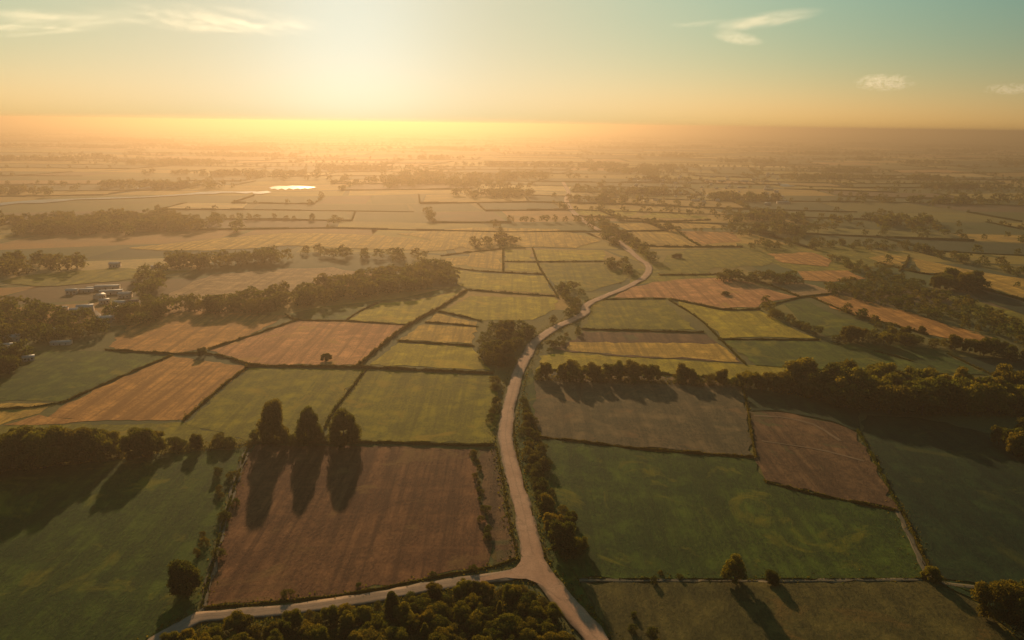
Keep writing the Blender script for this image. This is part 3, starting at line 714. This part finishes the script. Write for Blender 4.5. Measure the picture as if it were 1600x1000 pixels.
HEDGES = [
 ([(388,692.5),(470,693),(570,692),(660,694),(745,697),(772,696)], 'straight dark hedge along the far side of the big brown field', 1.5, 1.4),
 ([(392,696),(382,715),(355,800),(338,862),(321,928),(316,948)], 'hedge down the left side of the big brown field', 1.3, 1.3),
 ([(320,951),(440,941),(560,927),(660,907),(765,887),(806,874)], 'low hedge along the near side of the brown field above the lane', 1.0, 1.1),
 ([(776,702),(785,745),(793,800),(802,840),(808,868)], 'low dark hedge line along the left edge of the road above the junction', .6, .7),
 ([(800,640),(805,690),(812,730),(825,780),(842,840),(855,878)], 'low dark verge hedge along the right edge of the road above the junction', .7, .7),
 ([(860,905),(890,930),(925,970),(960,1015)], 'low verge hedge on the right of the road below the junction', .6, .7),
 ([(571,578),(545,612),(520,645),(508,668)], 'diagonal hedge between the two olive fields above the brown field', 1.4, 1.4),
 ([(386,572),(480,573.5),(570,575),(680,580),(770,584)], 'long straight hedge beyond the two olive fields', 2.0, 1.8),
 ([(388,573),(350,602),(318,630),(286,658)], 'diagonal hedge between the olive field and the orange field on its left', 1.4, 1.4),
 ([(268,556),(220,576),(160,602),(100,629)], 'diagonal hedge between the orange field and the green field at the left edge', 1.4, 1.4),
 ([(98,629),(50,637),(0,640),(-100,642)], 'hedge along the near side of the left green field', 1.2, 1.3),
 ([(165,547),(264,553),(320,553),(350,558),(388,570)], 'curved hedge below the two stubble fields on the left', 1.6, 1.6),
 ([(326,546),(398,523),(466,500)], 'hedge between the orange and pink stubble fields', 1.5, 1.5),
 ([(446,491),(466,500),(541,502),(590,505),(634,508)], 'thin hedge along the far side of the pink stubble field', 1.2, 1.3),
 ([(557,575),(590,546),(622,520),(660,496),(690,480),(728,455)], 'long thick diagonal hedge right of the pink stubble field', 2.4, 2.2),
 ([(541,501),(560,488),(590,474)], 'short hedge left of the small yellow field beyond the pink one', 1.2, 1.2),
 ([(622,533),(680,537),(740,541)], 'hedge between the two yellow fields near the rounded tree clump', 1.6, 1.6),
 ([(664,504),(700,506),(746,511)], 'thin hedge over the small gold field near the rounded tree clump', 1.2, 1.2),
 ([(684,487),(715,493),(752,502)], 'hedge under the large yellow field left of the winding road', 1.6, 1.6),
 ([(728,453),(790,458),(868,463)], 'hedge across the yellow fields left of the winding road', 1.6, 1.6),
 ([(832,388),(840,412),(850,430),(866,455),(872,466)], 'hedge running away along the right of the yellow fields', 1.8, 1.8),
 ([(700,418),(753,424),(850,429)], 'hedge beyond the second row of yellow fields', 1.5, 1.6),
 ([(786,390),(786,423)], 'short hedge right of the bright gold square field', 2.0, 2.0),
 ([(788,409),(835,409.5),(943,409)], 'hedge between the far yellow fields left of the road', 1.5, 1.6),
 ([(690,400),(735,394),(788,389)], 'hedge behind the bright gold square field', 1.5, 1.6),
 ([(908,514.5),(1000,517.5),(1100,520)], 'hedge between the olive field and the striped stubble right of the road', 1.5, 1.5),
 ([(1045,469),(1090,497),(1120,525),(1165,570)], 'diagonal hedge right of the striped stubble field', 1.5, 1.5),
 ([(935,468),(1040,467)], 'thin hedge beyond the olive field right of the road', 1.1, 1.2),
 ([(1048,468),(1085,475),(1130,484),(1188,484)], 'curved hedge under the pink field right of the road', 1.8, 1.8),
 ([(1122,531),(1200,531),(1280,532)], 'hedge between the yellow and green fields in front of the right belt', 1.4, 1.4),
 ([(1030,430),(1080,430),(1140,430),(1200,445),(1248,464)], 'hedge over the pink field beyond the road', 1.8, 1.8),
 ([(1190,480),(1248,466),(1268,463),(1306,458)], 'thin hedge linking the pink field to the long orange field', 1.3, 1.3),
 ([(1268,465),(1330,491),(1390,507),(1450,524)], 'hedge along the near side of the long orange field', 1.8, 1.8),
 ([(1042,347),(1056,359),(1075,374),(1096,386)], 'diagonal hedge between the far gold fields right of the road', 2.6, 2.6),
 ([(1000,384),(1050,386),(1160,386)], 'dark hedge in front of the far gold fields', 2.6, 2.6),
 ([(895,338),(985,342),(1046,346),(1110,344)], 'hedge behind the far gold fields', 2.6, 2.6),
 ([(1420,401),(1416,412),(1405,424)], 'short hedge across the gold fields in the upper right', 2.6, 2.4),
 ([(1376,412),(1436,427),(1495,433),(1525,448),(1600,470),(1680,490)], 'long hedge below the gold field in the upper right', 2.2, 2.2),
 ([(1366,549),(1400,558),(1425,565)], 'short hedge stub in the green field in front of the right belt', 1.6, 1.6),
 ([(1480,553),(1549,586),(1580,600)], 'diagonal hedge at the right end of the green fields', 1.4, 1.4),
 ([(838,684),(900,690),(1000,702.5),(1100,710),(1178,716)], 'straight hedge between the brown-green field and the big green field', 1.5, 1.3),
 ([(1160,602),(1168,640),(1176,690),(1181,716)], 'hedge right of the brown-green field', 1.4, 1.3),
 ([(1196,754),(1250,768),(1300,779),(1404,800)], 'hedge below the small brown field', 1.4, 1.2),
 ([(1340,674),(1372,730),(1407,800)], 'hedge right of the small brown field', 1.4, 1.3),
 ([(1411,802),(1432,848),(1458,902)], 'hedge to the right of the dirt track', 1.2, 1.2),
 ([(905,905.5),(1000,906),(1200,906),(1445,905)], 'thin low hedge along the lower boundary of the big green field', .8, .7),
 ([(1462,906),(1530,935),(1590,995),(1640,1040)], 'hedge at the bottom right between the olive and dark green fields', .9, .9),
 ([(836,664),(842,684),(846,700)], 'short hedge at the left corner of the brown-green field', 1.4, 1.5),
 ([(840,579),(905,580),(1000,584),(1100,590),(1160,602)], 'dark bushy hedge at the foot of the long tree belt', 2.0, 1.8),
]
for px, lab, h, w in HEDGES: hedge(px, lab, h * .55, w * .55)

# ------------------------------------------------------------------ rough grass on verges and margins
def rough_grass():
    pts = []
    for G, off, dens in ((G_MAIN, 3.1, 9), (G_BR, 2.3, 8), (G_TR, 1.2, 6)):
        G = G[np.linalg.norm(G, axis=1) < 430]
        for sgn in (-1, 1):
            T = np.gradient(G, axis=0); T /= np.linalg.norm(T, axis=1)[:, None] + 1e-9; N2 = np.column_stack([-T[:, 1], T[:, 0]])
            for r in range(dens):
                pts.append(G + N2 * (sgn * (off + np.abs(rng.normal(size=len(G))) * 1.1))[:, None] + T * rng.uniform(-1.3, 1.3, len(G))[:, None])
    for px, *_ in HEDGES:
        if np.linalg.norm(PL(px).mean(0)) > 300: continue
        G = catmull(PL(px), 1.5)
        for r in range(6): pts.append(G + rng.normal(size=G.shape) * 1.0)
    p = np.concatenate(pts); p = p[np.min(np.linalg.norm(p[:, None] - G_MAIN[None, ::2], axis=2), axis=1) > 2.7]
    n = len(p); V, Q = leaf_quads(np.column_stack([p, rng.uniform(.05, .35, n)]), np.tile([0, 0, .6], (n, 1)), .55)
    V[:, 2] = np.maximum(V[:, 2], .02)
    tag(mesh_np('grass', V, [Q], M['leaf_gold_stuff'], attr=np.repeat(rng.random((n, 1)), 4, 0) * np.ones(3)), 'rough grass and weeds along the road verges and hedge feet', None, None, 'stuff')
M['leaf_gold_stuff'] = foliage_mat('rough grass', (.05, .065, .016), (.09, .085, .018), (.15, .11, .024), stuff=True)
rough_grass()
def undergrowth():
    V, Q, A, off = [], [], [], 0
    for px, dens, hh, leaf in (
        ([(262,1000),(300,992),(352,982),(430,972),(520,962),(600,948),(680,932),(756,922),(812,920),(842,932),(866,965),(890,1000),(925,1060),(900,1100),(200,1100)], 20, 2.0, .36),
        ([(-170,722),(0,712),(150,704),(250,698),(330,692),(392,690),(392,702),(300,708),(200,718),(0,740),(-170,760)], 5, 1.6, .5),
        ([(836,590),(900,588),(1000,592),(1160,600),(1340,604),(1480,612),(1700,630),(1700,655),(1440,652),(1340,642),(1250,622),(1160,606),(838,597)], 4, 1.8, .6),
        ([(816,620),(822,620),(838,680),(852,760),(880,830),(900,875),(880,880),(860,850),(838,790),(826,720)], 9, 1.0, .4)):
        G = PL(px); lo, hi = G.min(0), G.max(0); n = int(np.prod(hi - lo) * dens); p = rng.uniform(lo, hi, (n, 2)); p = p[in_poly(p, G)]
        bump = .55 + .45 * np.sin(p[:, 0] * 1.1 + 2 * np.sin(p[:, 1] * .7)) * np.sin(p[:, 1] * 1.3 + 1.5 * np.sin(p[:, 0] * .5))
        pts = np.column_stack([p, hh * bump * rng.uniform(.4, 1.1, len(p))]); v, q = leaf_quads(pts, np.tile([0, 0, .8], (len(p), 1)), leaf)
        v[:, 2] = np.maximum(v[:, 2], .02); V.append(v); Q.append(q + off); off += len(v); A.append(np.repeat(rng.random((len(p), 1)), 4, 0) * np.ones(3))
    tag(mesh_np('undergrowth', np.concatenate(V), [np.concatenate(Q)], M['leaf_gold_stuff'], attr=np.concatenate(A)), 'dense low undergrowth filling the floor of the nearby woods', None, None, 'stuff')
undergrowth()

# ------------------------------------------------------------------ houses
def plain(name, c, r=.8, var=.15):
    s = NB(name); n = s.noise(s.pos(), 1.2, 4, .6); return s.finish(s.mix(n, tuple(x * (1 - var) for x in c), tuple(min(1, x * (1 + var)) for x in c)), r)
M['wall'] = plain('pale plaster', (.55, .42, .30)); M['roof_pale'] = plain('pale metal roof', (.52, .42, .31), .6); M['roof_tile'] = plain('weathered tile', (.30, .16, .10))
M['win'] = plain('window glass', (.04, .04, .05), .2); M['door'] = plain('wooden door', (.12, .07, .04))
def house_meshes(l, w, h, rh, eave=.4):
    a, b = l / 2, w / 2
    V = np.array([(-a, -b, 0), (a, -b, 0), (a, b, 0), (-a, b, 0), (-a, -b, h), (a, -b, h), (a, b, h), (-a, b, h), (-a, 0, h + rh - .1), (a, 0, h + rh - .1)], float)
    wall = (V, [np.array([(0, 1, 5, 4), (2, 3, 7, 6)]), np.array([(1, 2, 6, 9, 5), (3, 0, 4, 8, 7)])])
    a += eave; e = b + eave; z = h - eave * rh / b; t = .18
    R = np.array([(-a, -e, z), (a, -e, z), (a, 0, h + rh), (-a, 0, h + rh), (-a, e, z), (a, e, z), (-a, -e, z + t), (a, -e, z + t), (a, 0, h + rh + t), (-a, 0, h + rh + t), (-a, e, z + t), (a, e, z + t)], float)
    roof = (R, [np.array([(6, 7, 8, 9), (9, 8, 11, 10), (3, 2, 1, 0), (4, 5, 2, 3), (0, 1, 7, 6), (5, 4, 10, 11), (1, 2, 8, 7), (2, 5, 11, 8), (3, 0, 6, 9), (4, 3, 9, 10)])])
    return wall, roof
def box_arr(x0, x1, y0, y1, z0, z1):
    V = np.array([(x, y, z) for z in (z0, z1) for y in (y0, y1) for x in (x0, x1)], float)
    return V, [np.array([(0, 2, 3, 1), (4, 5, 7, 6), (0, 1, 5, 4), (1, 3, 7, 5), (3, 2, 6, 7), (2, 0, 4, 6)])]
HP = {}
for key, (l, w, h, rh, mt) in {'cottage': (11, 7.5, 4.2, 1.5, 'roof_pale'), 'shed': (24, 9, 4.0, .7, 'roof_pale'), 'barn': (16, 9, 5.0, 2.4, 'roof_tile'), 'hut': (7, 5.5, 3, .8, 'roof_pale')}.items():
    wall, roof = house_meshes(l, w, h, rh); parts = []
    parts.append(('wall', mesh_np('wall', *wall, M['wall'])))
    parts.append(('roof', mesh_np('roof', *roof, M[mt])))
    parts.append(('door', mesh_np('door', *box_arr(-.6, .6, -w / 2 - .06, -w / 2 + .05, 0, 2.1), M['door'])))
    for sx in (-.3, .3): parts.append(('window', mesh_np('window', *box_arr(sx * l - .6, sx * l + .6, -w / 2 - .05, -w / 2 + .05, 1.1, 2.3), M['win'])))
    if key == 'cottage': parts.append(('chimney', mesh_np('chimney', *box_arr(2.5, 3.2, -.35, .35, h + 1, h + rh + 1.0), M['wall'])))
    HP[key] = [(n, o.data) for n, o in parts]
    for _, o in parts: bpy.data.objects.remove(o)
def house(key, xy, rot, label, group, sc=1.0, far=False):
    e = bpy.data.objects.new({'shed': 'farm_shed', 'barn': 'barn', 'hut': 'hut'}.get(key, 'house'), None); C.objects.link(e)
    e.location = (xy[0], xy[1], 0); e.rotation_euler = (0, 0, rot); e.scale = (sc,) * 3
    tag(e, label, {'shed': 'shed', 'barn': 'barn', 'hut': 'hut'}.get(key, 'house'), group)
    top = None
    for n, me in HP[key]:
        if far and n in ('door', 'window', 'chimney'): continue
        o = bpy.data.objects.new(n, me); C.objects.link(o); o.parent = e
        if n == 'roof': top = o
        if n == 'chimney': o.parent = top
for x, y, k, r, sc, lab in (
    (113, 459, 'hut', .25, .8, 'pale roofed hut, leftmost of the upper row in the hamlet'), (132, 456, 'shed', .2, .42, 'pale shed second in the upper row of the hamlet'),
    (150, 453, 'shed', .15, .42, 'pale shed third in the upper row of the hamlet'), (168, 452, 'shed', .15, .55, 'longest pale roof at the top of the hamlet'), (174, 459, 'shed', .3, .5, 'bright pale shed just below the longest roof of the hamlet'),
    (196, 465, 'cottage', .1, .6, 'small pale house right of the hamlet sheds'), (163, 474, 'hut', .6, .7, 'small hut in the middle of the hamlet'), (156, 466, 'cottage', 1.3, .5, 'small house turned end-on in the middle of the hamlet'),
    (134, 487, 'cottage', .4, .7, 'bright pale roofed house among trees below the hamlet'), (120, 490, 'hut', .2, .8, 'little pale hut beside the bright roofed house in the trees'),
    (163, 504, 'hut', .7, .9, 'small pale hut at the lower end of the hamlet lane'), (172, 500, 'hut', .3, .6, 'tiny hut just right of the one at the end of the hamlet lane'), (98, 486, 'hut', .2, .7, 'little hut at the left side of the hamlet'),
    (208, 476, 'barn', .2, .42, 'brownish barn at the right end of the hamlet'), (188, 478, 'hut', .1, .8, 'hut between the barn and the hamlet sheds'), (178, 486, 'hut', .9, .7, 'hut beside the hamlet lane above its lower end'),
    (20, 533, 'cottage', .5, .55, 'pale house near the left edge above the green field'), (4, 543, 'shed', .2, .4, 'pale shed at the very left edge'), (14, 548, 'hut', .9, .6, 'hut just right of the shed at the left edge'),
    (84, 522, 'hut', .2, .8, 'small pale hut in the trees below the hamlet'), (96, 538, 'shed', .15, .35, 'low pale shed at the top of the left green field'), (45, 563, 'hut', .6, .6, 'tiny pale hut at the corner of the left green field'),
    (180, 417, 'cottage', .1, .6, 'lone pale house between two dark woods on the left'), (248, 419, 'shed', .1, .4, 'pale shed at the left tip of the far left wood')):
    house(k, P(x, y), r, lab, 'houses of the left hamlet', sc)
_, _G = ribbon('path', [(148,486),(156,496),(163,506),(172,512)], 2.2, M['lane'], .30, 3, .3)
hp = []
for k in range(150):
    x = rng.uniform(985, 1225); y = rng.uniform(266, 322); y = 292 + (y - 292) * (.4 + .6 * abs(math.sin(x * .03)))
    g = P(x, y)
    if all(np.linalg.norm(g - q) > 20 for q in hp):
        hp.append(g); house(random.choice(['cottage', 'cottage', 'shed', 'hut']), g, random.uniform(-.5, .5), 'tiny pale roofed building in the distant town right of the road', 'buildings of the distant town', random.uniform(.4, .7), True)

# ------------------------------------------------------------------ clouds, high above the haze
def cloud(A, B, z, wid, thick, label, dens, scale, seed, cut=(.42, .68), group='wispy clouds'):
    a, b = P(*A, z), P(*B, z); c = (a + b) / 2; L = np.linalg.norm(b - a); ang = math.atan2(*(b - a)[::-1])
    k = 20; th = np.arange(k) * 2 * math.pi / k; ring = np.column_stack([np.cos(th) * L / 2, np.sin(th) * wid / 2])
    V = np.concatenate([np.column_stack([ring, np.full(k, q * thick / 2)]) for q in (-1, 1)]); side = np.array([(i, (i + 1) % k, k + (i + 1) % k, k + i) for i in range(k)])
    s = NB('cloud vapour'); tc = s.n('ShaderNodeTexCoord'); ob = tc.outputs['Object']
    n = s.noise(s.mapping(ob, scale, (0, 0, 0), (seed, seed, 0)), 1.0, 6, .62, 1.0)
    e = s.n('ShaderNodeVectorMath', operation='MULTIPLY'); s.L.new(ob, e.inputs[0]); e.inputs[1].default_value = (2 / L, 2 / wid, 2 / thick)
    ln = s.n('ShaderNodeVectorMath', operation='LENGTH'); s.L.new(e.outputs[0], ln.inputs[0])
    m = s.ramp(ln.outputs['Value'], 1.0, .25)
    d = s.math('MULTIPLY', s.math('MULTIPLY', s.ramp(n, cut[0], cut[1]), m), dens)
    v = s.n('ShaderNodeVolumePrincipled'); v.inputs['Color'].default_value = (1, 1, 1, 1); v.inputs['Anisotropy'].default_value = .55; s.L.new(d, v.inputs['Density'])
    o = s.n('ShaderNodeOutputMaterial'); s.L.new(v.outputs[0], o.inputs['Volume'])
    ob_ = mesh_np('cloud', V, [np.arange(k)[None, ::-1], (np.arange(k) + k)[None, :], side], s.m); ob_.location = (c[0], c[1], z); ob_.rotation_euler = (0, 0, ang)
    tag(ob_, label, 'cloud', group)
cloud((-120, 60), (250, 20), 3200, 3600, 300, 'long thin streak of cloud, lowest one at the left edge of the sky', .00045, (1/2600, 1/700, 1/500), 3, (.46, .78))
cloud((-100, 18), (240, 34), 3200, 4200, 300, 'pale wispy cloud streak above the lowest one at the top left', .0004, (1/2600, 1/700, 1/500), 6, (.46, .78))
cloud((190, 0), (440, 58), 3200, 7500, 300, 'feathery cloud streak slanting down towards the sun glow', .00042, (1/2200, 1/600, 1/500), 9, (.46, .76))
cloud((1278, 10), (1128, 50), 3200, 2300, 200, 'brightest slanting white cloud streak in the upper right sky', .0006, (1/1800, 1/500, 1/300), 5, (.34, .6))
cloud((1125, 46), (1178, 72), 3200, 1600, 200, 'short cloud wisp hooked under the slanting streak', .00045, (1/900, 1/400, 1/300), 1, (.34, .6))
cloud((1040, 42), (1150, 30), 3200, 1600, 150, 'very faint thin streak left of the slanting cloud', .0003, (1/1800, 1/500, 1/300), 4)
cloud((1335, 128), (1428, 130), 1450, 1500, 560, 'small puffy cloud low in the right sky', .0026, (1/230, 1/300, 1/130), 2, (.50, .62), 'puffy clouds')
cloud((1530, 140), (1640, 138), 1450, 1500, 420, 'small faint puffy cloud at the right edge of the sky', .0015, (1/230, 1/300, 1/130), 8, (.50, .62), 'puffy clouds')
